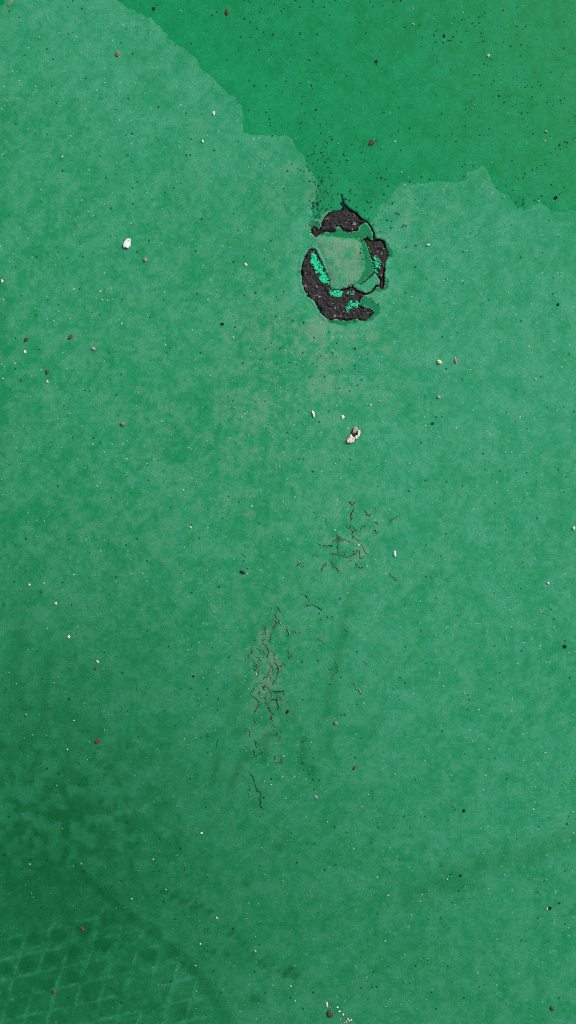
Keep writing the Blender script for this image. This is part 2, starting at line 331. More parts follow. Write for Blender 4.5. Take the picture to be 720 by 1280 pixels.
M_PAINT = paint_material(); M_WATER = water_material()
M_ASPHALT = rock_material('bare_asphalt', (.036, .033, .032), (.22, .18, .155), .9, 330, 1.2, .2, bump=.0012)
M_PRIMER = rock_material('turquoise_primer', (.005, .60, .26), (.02, .72, .38), .75, 650, .9)
M_CRACK = rock_material('crack_grit', (.010, .014, .010), None, .95, 700)
M_LIP = rock_material('curled_paint_edge', (.20, .225, .165), (.52, .50, .42), .9, 700, .8)
MC = {k: rock_material('grain_' + k, *v) for k, v in {
    'white': ((.86, .85, .80), None), 'cream': ((.80, .68, .49), (.88, .82, .70)), 'pale': ((.58, .58, .46), (.8, .78, .66)), 'pink': ((.50, .30, .23), (.70, .55, .46)),
    'tan': ((.30, .25, .15), (.55, .45, .32)), 'orange': ((.40, .20, .09), (.6, .42, .26)), 'brown': ((.095, .072, .05), (.3, .24, .18)), 'red': ((.15, .042, .030), (.3, .12, .08)),
    'grey': ((.36, .34, .30), (.5, .48, .42)), 'dark': ((.022, .020, .017), (.09, .08, .06)), 'black': ((.010, .010, .009), None)}.items()}

# ------------------------------------------------------------------ mesh helpers
def mesh_from(name, co, faces, mats, mat_idx=None, surf=None, shade=True):
    me = bpy.data.meshes.new(name)
    co = np.asarray(co, np.float32); 
    if isinstance(faces, np.ndarray):
        k = faces.shape[1]; me.vertices.add(len(co)); me.vertices.foreach_set('co', co.ravel())
        me.loops.add(faces.size); me.loops.foreach_set('vertex_index', faces.ravel().astype(np.int32))
        me.polygons.add(len(faces)); me.polygons.foreach_set('loop_start', np.arange(0, faces.size, k, dtype=np.int32))
        me.update(calc_edges=True)
    else:
        me.from_pydata([tuple(map(float, c)) for c in co], [], faces); me.update()
    for m in (mats if isinstance(mats, (list, tuple)) else [mats]): me.materials.append(m)
    if mat_idx is not None: me.polygons.foreach_set('material_index', np.asarray(mat_idx, np.int32))
    if surf is not None:
        a = me.attributes.new('surface', 'FLOAT_COLOR', 'POINT'); a.data.foreach_set('color', np.asarray(surf, np.float32).ravel())
    me.polygons.foreach_set('use_smooth', np.full(len(me.polygons), shade, bool))
    return me
def obj(name, me, parent=None):
    o = bpy.data.objects.new(name, me); COL.objects.link(o)
    if parent is not None: o.parent = parent
    return o
def tag(o, label=None, category=None, group=None, kind=None):
    for k, x in (('label', label), ('category', category), ('group', group), ('kind', kind)):
        if x: o[k] = x
    return o
def surf_of(u, v):
    d, t, w, h = fields(u, v)
    return np.stack([d, t, w, np.ones_like(d)], 1), h
def to_co(u, v, h_mm):
    return np.stack([(u - 360) / 1000, (640 - v) / 1000, h_mm / 1000], 1)

# ------------------------------------------------------------------ the ground: painted court surface with real breaks in it
STEP = 1.5
fu = np.arange(-60, 780.01, STEP); fv = np.arange(-60, 1340.01, STEP)
grow = np.cumsum(np.r_[3.0 * 1.42 ** np.arange(0, 31)])          # out to a few hundred metres
us = np.r_[-60 - grow[::-1], fu, 780 + grow]; vs = np.r_[-60 - grow[::-1], fv, 1340 + grow]
NU, NV = len(us), len(vs)
UU, VV = np.meshgrid(us, vs); uu, vv = UU.ravel(), VV.ravel()
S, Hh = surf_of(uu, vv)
WIN = (360.0, 510.0, 225.0, 420.0)
def edge_flat(u, v, h):                                         # heights go to zero at the seam round the broken area
    du = np.maximum(np.maximum(WIN[0] - u, u - WIN[1]), 0); dv = np.maximum(np.maximum(WIN[2] - v, v - WIN[3]), 0)
    outd = np.hypot(du, dv)
    ind = np.minimum(np.minimum(u - WIN[0], WIN[1] - u), np.minimum(v - WIN[2], v * 0 + WIN[3] - v))
    d = np.where(outd > 0, outd, ind)
    return h * smooth(0, 5, d)
# no relief under the water film nor far away
pud = inside(uu, vv, PUDDLE)
far = (uu < -60) | (uu > 780) | (vv < -60) | (vv > 1340)
Hh = edge_flat(uu, vv, Hh); Hh = np.where(pud, np.minimum(Hh, .05), Hh); Hh = np.where(far, 0, Hh)
ii, jj = np.meshgrid(np.arange(NU - 1), np.arange(NV - 1))
a = (jj * NU + ii).ravel()
cu = (us[:-1] + us[1:]) / 2; cv = (vs[:-1] + vs[1:]) / 2
CU, CV = np.meshgrid(cu, cv)
keep = ~((CU > WIN[0]) & (CU < WIN[1]) & (CV > WIN[2]) & (CV < WIN[3])).ravel()
quads = np.stack([a + NU, a + NU + 1, a + 1, a], 1)[keep]
tri_g = np.concatenate([quads[:, [0, 1, 2]], quads[:, [0, 2, 3]]])
# the broken window: constrained triangulation with the outlines of the breaks cut out
pts, edges = [], []
def add_loop(loop):
    s = len(pts); pts.extend(loop); n = len(loop)
    edges.extend((s + i, s + (i + 1) % n) for i in range(n))
border = [(x, WIN[2]) for x in np.arange(WIN[0], WIN[1], STEP)] + [(WIN[1], y) for y in np.arange(WIN[2], WIN[3], STEP)] + \
         [(x, WIN[3]) for x in np.arange(WIN[1], WIN[0], -STEP)] + [(WIN[0], y) for y in np.arange(WIN[3], WIN[2], -STEP)]
add_loop(border)
for hl in HOLES: add_loop(hl)
gx, gy = np.meshgrid(np.arange(WIN[0] + 1.2, WIN[1] - .6, 1.25), np.arange(WIN[2] + 1.2, WIN[3] - .6, 1.25))
gx = gx.ravel() + rng.uniform(-.3, .3, gx.size); gy = gy.ravel() + rng.uniform(-.3, .3, gy.size)
pts.extend(zip(gx.tolist(), gy.tolist()))
res = delaunay_2d_cdt([Vector((float(p[0]), float(p[1]))) for p in pts], edges, [], 0, 1e-5)
pv = np.array([(q.x, q.y) for q in res[0]]); pf = np.array([f for f in res[2] if len(f) == 3])
cen = pv[pf].mean(1)
in_hole = np.zeros(len(pf), bool)
for hl in HOLES: in_hole |= inside(cen[:, 0], cen[:, 1], hl)
solid = pf[~in_hole]
e1, e2 = pv[solid[:, 1]] - pv[solid[:, 0]], pv[solid[:, 2]] - pv[solid[:, 0]]
flip = (e1[:, 0] * e2[:, 1] - e1[:, 1] * e2[:, 0]) > 0        # v runs downwards, so keep the faces pointing up
solid[flip] = solid[flip][:, ::-1]
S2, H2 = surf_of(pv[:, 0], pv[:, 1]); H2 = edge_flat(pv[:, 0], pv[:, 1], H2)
H2 = np.where(inside(pv[:, 0], pv[:, 1], PUDDLE), np.minimum(H2, .05), H2)
edge_d = np.full(len(pv), 1e9)
for hl in HOLES: edge_d = np.minimum(edge_d, seg_dist(pv[:, 0], pv[:, 1], hl, True))
H2 = H2 - 1.5 * smooth(1.3, 0, edge_d) * (.3 + 1.2 * fbm(pv[:, 0], pv[:, 1], 3.5, 201, 2))
rimk = smooth(1.6, .2, edge_d) * smooth(.45, .6, fbm(pv[:, 0], pv[:, 1], 5, 207, 2)); S2[:, 1] = np.maximum(S2[:, 1], .8 * rimk)
cnt = {}
for f in solid:
    for p, q in ((f[0], f[1]), (f[1], f[2]), (f[2], f[0])):
        key = (min(p, q), max(p, q)); cnt.setdefault(key, []).append((p, q))
walls = []
on_b = (np.abs(pv[:, 0] - WIN[0]) < 1e-3) | (np.abs(pv[:, 0] - WIN[1]) < 1e-3) | (np.abs(pv[:, 1] - WIN[2]) < 1e-3) | (np.abs(pv[:, 1] - WIN[3]) < 1e-3)
base = len(uu); wv = []; wh = []; ws = []
for key, l in cnt.items():
    if len(l) == 1 and not (on_b[key[0]] and on_b[key[1]]):
        p, q = l[0]; k = len(wv)
        wv += [pv[p], pv[q]]; wh += [-9.0, -9.0]; ws += [S2[p], S2[q]]
        n0 = base + len(pv) + k
        walls += [(base + q, base + p, n0), (base + q, n0, n0 + 1)]
wv = np.array(wv)
co = np.concatenate([to_co(uu, vv, Hh), to_co(pv[:, 0], pv[:, 1], H2), to_co(wv[:, 0], wv[:, 1], np.array(wh))])
sf = np.concatenate([S, S2, np.array(ws)])
tris = np.concatenate([tri_g, solid + base, np.array(walls)])
mi = np.zeros(len(tris), np.int32); mi[-len(walls):] = 1
ground = obj('ground', mesh_from('ground', co, tris, [M_PAINT, M_ASPHALT], mi, sf))
tag(ground, 'worn green painted court surface, dusty, with a tread print', kind='structure')

# ------------------------------------------------------------------ the puddle: a thin film with a rounded rim
def film(name, outline, seed, label, depth=.55):
    loop = roughen(outline, .45, 2.2, seed)
    lp = np.array(loop)
    lp[:, 0] += (fbm(lp[:, 0], lp[:, 1], 7, 61 + seed, 3) - .5) * 5; lp[:, 1] += (fbm(lp[:, 0], lp[:, 1], 7, 71 + seed, 3) - .5) * 5
    P = [tuple(p) for p in lp]; E = [(i, (i + 1) % len(P)) for i in range(len(P))]
    x0, y0 = lp.min(0); x1, y1 = lp.max(0)
    gx, gy = np.meshgrid(np.arange(x0, x1, 9.0), np.arange(y0, y1, 9.0)); gx = gx.ravel() + rng.uniform(-2, 2, gx.size); gy = gy.ravel() + rng.uniform(-2, 2, gy.size)
    rim_n = []
    for off in (1.0, 2.4):
        n = len(P)
        for i in range(len(lp)):
            a_, b_ = lp[i - 1], lp[(i + 1) % len(lp)]; d = b_ - a_; l = np.hypot(*d) or 1
            for s in (1, -1): rim_n.append((lp[i][0] + s * d[1] / l * off, lp[i][1] - s * d[0] / l * off))
    rim_n = np.array(rim_n)
    ax = np.r_[gx, rim_n[:, 0]]; ay = np.r_[gy, rim_n[:, 1]]
    s = sdf(ax, ay, P); k = s < -.6; ax, ay = ax[k], ay[k]
    r = delaunay_2d_cdt([Vector((float(x), float(y))) for x, y in list(P) + list(zip(ax, ay))], E, [], 1, 1e-4)
    q = np.array([(p.x, p.y) for p in r[0]]); f = np.array([t for t in r[2] if len(t) == 3])
    c = q[f].mean(1); f = f[inside(c[:, 0], c[:, 1], P)]
    e1, e2 = q[f[:, 1]] - q[f[:, 0]], q[f[:, 2]] - q[f[:, 0]]
    fl = (e1[:, 0] * e2[:, 1] - e1[:, 1] * e2[:, 0]) > 0; f[fl] = f[fl][:, ::-1]
    d = seg_dist(q[:, 0], q[:, 1], P, True)
    h = .12 + depth * np.sqrt(np.clip(d / 5, 0, 1))
    o = obj(name, mesh_from(name, to_co(q[:, 0], q[:, 1], h), f, M_WATER))
    return tag(o, label, kind='structure')
film('puddle', PUDDLE, 3, 'shallow puddle wetting the green paint dark in the upper right')
film('puddle', [(9, -8), (9, 0), (6, 5), (0, 6), (-12, 9), (-60, 20), (-150, 0), (-190, -90), (-120, -160), (-30, -120), (0, -50)], 8, 'sliver of wet paint in the upper left corner')

# ------------------------------------------------------------------ the broken ring blister
blister = tag(obj('broken_paint_blister', None), 'broken ring of peeled green paint baring black asphalt round a pale central disc', 'paint blister')
blister.location = (*XY(430, 330), 0)
def local(co):                                                  # plan co -> the blister's own frame
    c = np.array(co, float); c[:, 0] -= blister.location.x; c[:, 1] -= blister.location.y; return c
def asph_h(u, v, d):                                            # lumpy stones in binder, sinking into a trench along the paint edge
    st = 1 - np.abs(fbm(u, v, 4.2, 21, 2) - .5) * 2
    wd = .7 + 4.2 * smooth(.35, .68, fbm(u, v, 9, 57, 2))
    return -5.6 + 4.3 * smooth(-.4, wd, d) + 2.6 * (fbm(u, v, 3.4, 33, 3, .7) - .5) * 2 * smooth(0, 3, d) + .8 * (st - .7)
def patch_mesh(name, outline, grow_mm, res, hfun, mat, ragged=0.0, seed=0, shade=True, surf=False):
    P = np.array(outline); x0, y0 = P.min(0) - 3; x1, y1 = P.max(0) + 3
    gu = np.arange(x0, x1, res); gv = np.arange(y0, y1, res); U, V = np.meshgrid(gu, gv); u, v = U.ravel(), V.ravel()
    s = sdf(u, v, outline)
    if ragged: s = s + (fbm(u, v, 2.6, seed, 3, .7) - .46) * ragged + 7 * smooth(*((.57, .64) if seed in (50, 52) else (.55, .62)), fbm(u, v, 2.1, seed + 7, 2, .7) - .03 * np.clip(-s, 0, 4))
    h = hfun(u, v, -s)
    n = len(gu); i, j = np.meshgrid(np.arange(n - 1), np.arange(len(gv) - 1)); a = (j * n + i).ravel()
    f = np.stack([a + n, a + n + 1, a + 1, a], 1)
    f = f[(s[f].min(1)) < grow_mm] if not ragged else f[s[f].mean(1) < grow_mm]
    used = np.unique(f); mp = np.full(len(u), -1); mp[used] = np.arange(len(used))
    sf_ = surf_of(u[used], v[used])[0] if surf else None
    return mesh_from(name, local(to_co(u[used], v[used], h[used])), mp[f], mat, surf=sf_, shade=shade)
for poly, lab in ((TOP_BREAK, 'arched black asphalt patch'), (RIGHT_BREAK, 'narrow black asphalt patch'), (LOWER_BREAK, 'large crescent of black asphalt')):
    tag(obj('asphalt_patch', patch_mesh('asphalt_patch', poly, 1.6, .8, asph_h, M_ASPHALT), blister), lab)
for poly in (CRACK_A, CRACK_B, CRACK_C):
    obj('crack', patch_mesh('crack', poly, 1.4, .8, lambda u, v, d: -5.2 + .8 * fbm(u, v, 3, 40, 2), M_ASPHALT), blister)
for k, poly in enumerate(PRIMER):
    obj('primer_patch', patch_mesh('primer_patch', poly, 0, .45, lambda u, v, d: asph_h(u, v, d + 3) * .45 - .1 + .5 * smooth(0, 1.2, d), M_PRIMER, 6.5 if k not in (0, 2) else 5.0, 50 + k), blister)
CR, CF = [], []                                              # crumbs of broken asphalt along the torn edges
ob = np.array([(1, 0, 0), (-1, 0, 0), (0, 1, 0), (0, -1, 0), (0, 0, 1), (0, 0, -1)], float); of = np.array([(0, 2, 4), (2, 1, 4), (1, 3, 4), (3, 0, 4), (2, 0, 5), (1, 2, 5), (3, 1, 5), (0, 3, 5)])
for hl in HOLES[:3]:
    for p in hl:
        if rng.random() < .4:
            sz = rng.uniform(.4, 1.1) * np.array([rng.uniform(.7, 1.3), rng.uniform(.7, 1.3), .8])
            b_ = ob * sz * rng.uniform(.7, 1.2, (6, 1)); uu_, vv_ = p[0] + rng.normal(0, 1.0), p[1] + rng.normal(0, 1.0)
            CF.append(of + 6 * len(CR)); CR.append(np.stack([(uu_ - 430 + b_[:, 0]) / 1000, (330 - vv_ + b_[:, 1]) / 1000, (b_[:, 2] + rng.uniform(-.6, .4)) / 1000], 1))
tag(obj('asphalt_crumbs', mesh_from('asphalt_crumbs', np.concatenate(CR), np.concatenate(CF), M_ASPHALT, shade=False), blister), kind='stuff')
def cap_h(u, v, d):
    return -1.2 + 2.7 * np.sqrt(np.clip((d + .4) / 7.0, 0, 1)) + .5 * smooth(5, 26, d) + (fbm(u, v, 13, 81, 3) - .5) * 1.1
cap_me = patch_mesh('cap', roughen(CAP, .3, 1.8, 12), .4, .9, cap_h, M_PAINT, surf=True)
c = np.zeros(len(cap_me.vertices) * 3, np.float32); cap_me.vertices.foreach_get('co', c); c = c.reshape(-1, 3)
cu_ = c[:, 0] * 1000 + 430; cv_ = -c[:, 1] * 1000 + 330
s = np.zeros(len(c) * 4, np.float32); at = cap_me.attributes['surface']; at.data.foreach_get('color', s); s = s.reshape(-1, 4)
nz = fbm(cu_, cv_, 8, 91, 4, .6)
s[:, 0] = np.clip(1.05 + (nz - .5) * 1.0, .3, 1.2)
s[:, 1] = np.clip((.62 * blob(cu_, cv_, 425, 305, 26, 12) + .6 * blob(cu_, cv_, 450, 325, 8, 16) + 1.0) * smooth(.26, .62, nz * .5 + .5 * fbm(cu_, cv_, 4, 95, 3)), 0, 1)
s[:, 2] = np.clip(.05 + .35 * blob(cu_, cv_, 453, 322, 7, 18), 0, 1)
at.data.foreach_set('color', s.ravel())
tag(obj('cap', cap_me, blister), 'pale rounded disc of paint left standing in the middle of the ring')

# ------------------------------------------------------------------ crazed paint: open cracks with curled edges
def crack_field(seeds, n, spread, length, seed, explicit=()):
    r = random.Random(seed); lines = []
    for k in range(n):
        cu_, cv_ = seeds[k % len(seeds)]
        u, v = cu_ + r.gauss(0, spread), cv_ + r.gauss(0, spread * 1.2)
        ang = r.choice([1.57, 1.57, 1.2, 2.0, .4, 2.7, 0]) + r.gauss(0, .3); L = [(u, v)]
        for s_ in range(r.randint(2, length)):
            ang += r.gauss(0, .95); st = r.uniform(1.0, 2.1); u += math.cos(ang) * st; v += math.sin(ang) * st; L.append((u, v))
        lines.append((L, r.uniform(.45, 1.0)))
    for L in explicit: lines.append((roughen(L, 1.05, 2.3, seed + len(lines), False), r.uniform(.35, .8)))
    return lines
def crazed(label, lines, seed):
    us_ = [p[0] for L, w in lines for p in L]; vs_ = [p[1] for L, w in lines for p in L]
    o = tag(obj('crazed_paint', None), label, 'paint cracks'); o.location = (*XY(sum(us_) / len(us_), sum(vs_) / len(vs_)), 0)
    r = random.Random(seed)
    for part, mat in (('crack', M_CRACK), ('curled_edge', M_LIP)):
        V, F = [], []
        for L, w in lines:
            n = len(L); rows = []
            side = r.choice((-1, 1)); has = r.random() < .75
            if part == 'curled_edge' and not has: continue
            for i, p in enumerate(L):
                a_ = L[max(i - 1, 0)]; b_ = L[min(i + 1, n - 1)]; dx, dy = b_[0] - a_[0], b_[1] - a_[1]; l = math.hypot(dx, dy) or 1
                nx, ny = -dy / l, dx / l; tp = min(1, .45 + min(i, n - 1 - i) * .3); wj = r.uniform(.5, 1.45)
                if part == 'crack':                             # shallow open groove, just clear of the sheet
                    prof = [(-w * tp * wj * .75, .30), (0, .16), (w * tp * wj * .75, .30)]
                else:                                           # a lifted flake edge leaning away from the groove
                    k = r.uniform(0, 1.0) * tp; prof = [(side * w * .55, .32), (side * (w * .75 + .25 * k), .32 + .9 * k), (side * (w * .8 + 1.3 * k), .1)]
                s0 = len(V)
                for off, z in prof:
                    x, y = XY(p[0] + nx * off, p[1] + ny * off); V.append((x - o.location.x, y - o.location.y, z / 1000))
                rows.append(s0)
            for i in range(n - 1):
                if r.random() < (.07 if part == 'crack' else .3): continue
                for j in range(2): F.append((rows[i] + j, rows[i] + j + 1, rows[i + 1] + j + 1, rows[i + 1] + j))
        tag(obj(part, mesh_from(part, V, F, mat, shade=False), o), kind='stuff')
    return o
def traced(k, u0, v0, seed, polys):
    r = random.Random(seed)
    out = [(roughen([(u0 + x / k, v0 + y / k) for x, y in p], .38, 1.3, seed + n, False), r.uniform(.3, .75)) for n, p in enumerate(polys)]
    for L, w in list(out):                                       # finer side cracks leaving the main ones
        for _ in range(r.choice((1, 1, 2, 2, 3))):
            u, v = r.choice(L); ang = r.uniform(0, 6.28); S_ = [(u, v)]
            for _k in range(r.randint(2, 4)):
                ang += r.gauss(0, .8); u += math.cos(ang) * 1.3; v += math.sin(ang) * 1.6; S_.append((u, v))
            out.append((S_, r.uniform(.25, .5)))
    return out
crazed('dense vertical patch of dark crazing in the paint, the largest crack patch', traced(9, 300, 780, 100, [
    [(265, 20), (290, 50), (285, 75)], [(385, 0), (395, 40), (375, 60)], [(350, 110), (345, 160), (335, 215)], [(270, 190), (265, 220), (290, 245), (310, 285), (325, 310), (320, 350), (300, 385)],
    [(130, 265), (135, 300), (115, 330), (85, 365)], [(60, 385), (70, 425), (100, 425)], [(190, 380), (215, 375), (235, 420)], [(180, 445), (205, 480), (210, 560)], [(145, 400), (160, 440), (150, 500), (165, 530)],
    [(165, 530), (190, 500), (182, 446)], [(335, 440), (355, 475), (375, 500), (370, 535)], [(385, 430), (420, 470), (440, 480), (500, 455), (515, 465)], [(430, 480), (435, 545), (410, 560)], [(410, 580), (405, 630), (365, 690)],
    [(315, 555), (345, 590), (335, 635)], [(260, 600), (310, 600), (320, 570)], [(345, 480), (340, 540), (315, 556)], [(215, 660), (250, 675)], [(240, 710), (290, 690), (320, 720), (350, 745), (355, 825)], [(220, 745), (215, 790)], [(275, 700), (270, 745)],
    [(360, 740), (395, 770), (420, 765), (490, 755)], [(150, 710), (160, 740), (115, 770)], [(140, 810), (170, 835), (205, 860), (210, 910), (190, 950), (155, 1000)], [(290, 800), (285, 850)],
    [(265, 870), (300, 890), (310, 930), (345, 980), (375, 1020), (340, 1060)], [(365, 850), (410, 850), (415, 890), (435, 930), (420, 970)], [(545, 320), (555, 370), (540, 395)], [(520, 60), (550, 105), (545, 140)],
    [(590, 75), (630, 100), (690, 105)], [(380, 365), (410, 335)], [(445, 855), (465, 815)], [(405, 820), (420, 870)], [(480, 740), (497, 766)], [(300, 890), (335, 880)], [(395, 500), (425, 500)], [(270, 150), (280, 180)],
    [(240, 130), (250, 140)], [(210, 280), (220, 300)], [(262, 290), (266, 310)]]) + traced(6.4, 290, 740, 300, [
    [(365, 120), (390, 165)], [(340, 170), (355, 200), (350, 250), (330, 290)], [(370, 220), (390, 270)], [(265, 270), (260, 310), (275, 320)], [(325, 975), (310, 1010), (325, 1030)], [(335, 1075), (350, 1085)],
    [(355, 1120), (385, 1165), (385, 1190)], [(100, 1105), (115, 1135)], [(150, 1120), (135, 1150)], [(200, 1190), (210, 1230)], [(180, 1010), (195, 1060)], [(350, 150), (370, 150)]]), 1)
crazed('loose branching patch of cracks beside a small white pebble', traced(5.54, 370, 620, 500, [
    [(360, 40), (390, 60), (415, 40)], [(400, 90), (385, 120), (380, 170)], [(480, 95), (485, 125), (515, 140)], [(545, 180), (575, 200)], [(545, 235), (565, 265)], [(640, 205), (660, 160), (705, 140)], [(380, 205), (365, 230)],
    [(400, 225), (420, 240)], [(285, 260), (290, 300), (290, 400)], [(150, 330), (180, 345), (260, 345)], [(250, 315), (285, 300), (350, 305), (380, 320)], [(385, 265), (420, 300), (440, 320)], [(395, 230), (385, 270)],
    [(230, 410), (250, 400), (320, 410), (360, 425), (380, 410)], [(395, 375), (405, 400), (380, 410)], [(460, 345), (475, 380), (490, 405)], [(440, 400), (440, 430)], [(175, 515), (190, 480), (215, 465)], [(245, 450), (260, 490)],
    [(290, 500), (295, 530)], [(410, 465), (440, 500), (470, 490)], [(110, 415), (155, 408)], [(0, 485), (35, 465)], [(645, 535), (695, 590)], [(205, 150), (210, 190)], [(465, 210), (455, 220)], [(280, 270), (292, 290)]]), 2)
crazed('thin scattered hairline cracks between the two main crack patches',
       crack_field([(385, 748), (405, 768), (402, 800), (420, 832), (413, 846)], 9, 5, 3, 31,
                   [[(378, 742), (386, 750)], [(380, 757), (395, 758), (403, 764), (410, 773)], [(398, 798), (406, 806)], [(394, 824), (402, 829)], [(414, 848), (421, 838), (419, 826)], [(440, 852), (451, 868)], [(302, 693), (308, 696)], [(324, 694), (330, 696)],
                    [(454, 826), (458, 832)], [(428, 784), (434, 790)]]), 3)
crazed('short zigzag crack trailing down below the dense crazing',
       crack_field([(322, 940), (326, 990)], 8, 4, 4, 41, [[(310, 964), (316, 972), (320, 984), (326, 992), (326, 1006), (329, 1018)], [(344, 945), (346, 955), (352, 948)], [(312, 978), (311, 994)], [(318, 925), (320, 936)]]), 4)
crazed('tiny pair of cracks left of the dense crazing',
       crack_field([(262, 918)], 3, 3, 3, 51, [[(259, 918), (258, 925)], [(268, 936), (271, 930), (275, 925)]]), 5)

# ------------------------------------------------------------------ single stones, chips and crumbs
def grain_mesh(name, w, l, h, mat, seed, sub=2, rough=.22, flat=False):
    bm = bmesh.new(); bmesh.ops.create_icosphere(bm, subdivisions=sub, radius=1)
    r = random.Random(seed); dirs = [(Vector((r.gauss(0, 1), r.gauss(0, 1), r.gauss(0, 1))).normalized(), r.uniform(.4, .85)) for _ in range(9)]
    for v in bm.verts:
        p = v.co.copy(); k = 1.0
        for d, c_ in dirs:                                      # cleave the lump along random planes
            q = p.dot(d)
            if q > c_: k = min(k, c_ / q)
        p *= k * (1 + r.uniform(-rough, rough) * .35)
        v.co = Vector((p.x * w / 2, p.y * l / 2, max(p.z, -.55) * h / 2)) / 1000
    me = bpy.data.meshes.new(name); bm.to_mesh(me); bm.free(); me.materials.append(mat)
    me.polygons.foreach_set('use_smooth', np.full(len(me.polygons), not flat, bool))
    zmin = min(v.co.z for v in me.vertices)
    for v in me.vertices: v.co.z -= zmin + .0001
    return me
def chip_mesh(name, outline, h, mat, seed):                       # a flat broken chip: bevelled rim, uneven top
    bm = bmesh.new(); r = random.Random(seed); n = len(outline); P = roughen(outline, .12, 2.0, seed); n = len(P)
    cx = sum(p[0] for p in P) / n; cy = sum(p[1] for p in P) / n; rings = []
    for sc_, z in ((.96, 0), (1.0, h * .35), (.93, h * .85), (.55, h)):
        rings.append([bm.verts.new(((cx + (p[0] - cx) * sc_) / 1000, -(cy + (p[1] - cy) * sc_) / 1000, (z + (r.uniform(-.14, .14) * h if z > 0 else 0)) / 1000)) for p in P])
    for a_, b_ in zip(rings, rings[1:]):
        for i in range(n): bm.faces.new((a_[i], b_[i], b_[(i + 1) % n], a_[(i + 1) % n]))
    bm.faces.new(rings[-1][::-1]); bm.faces.new(rings[0]); bmesh.ops.recalc_face_normals(bm, faces=bm.faces)
    me = bpy.data.meshes.new(name); bm.to_mesh(me); bm.free(); me.materials.append(mat); return me
def grain(name, u, v, w, l, rot, mat, label, cat, h=None, group=None, seed=None, **kw):
    o = obj(name, grain_mesh(name, w, l, h or min(w, l) * .75, MC[mat], seed or int(u * 13 + v * 7), flat=True, **kw))
    o.location = (*XY(u, v), .0001); o.rotation_euler = (0, 0, math.radians(rot))
    return tag(o, label, cat, group)
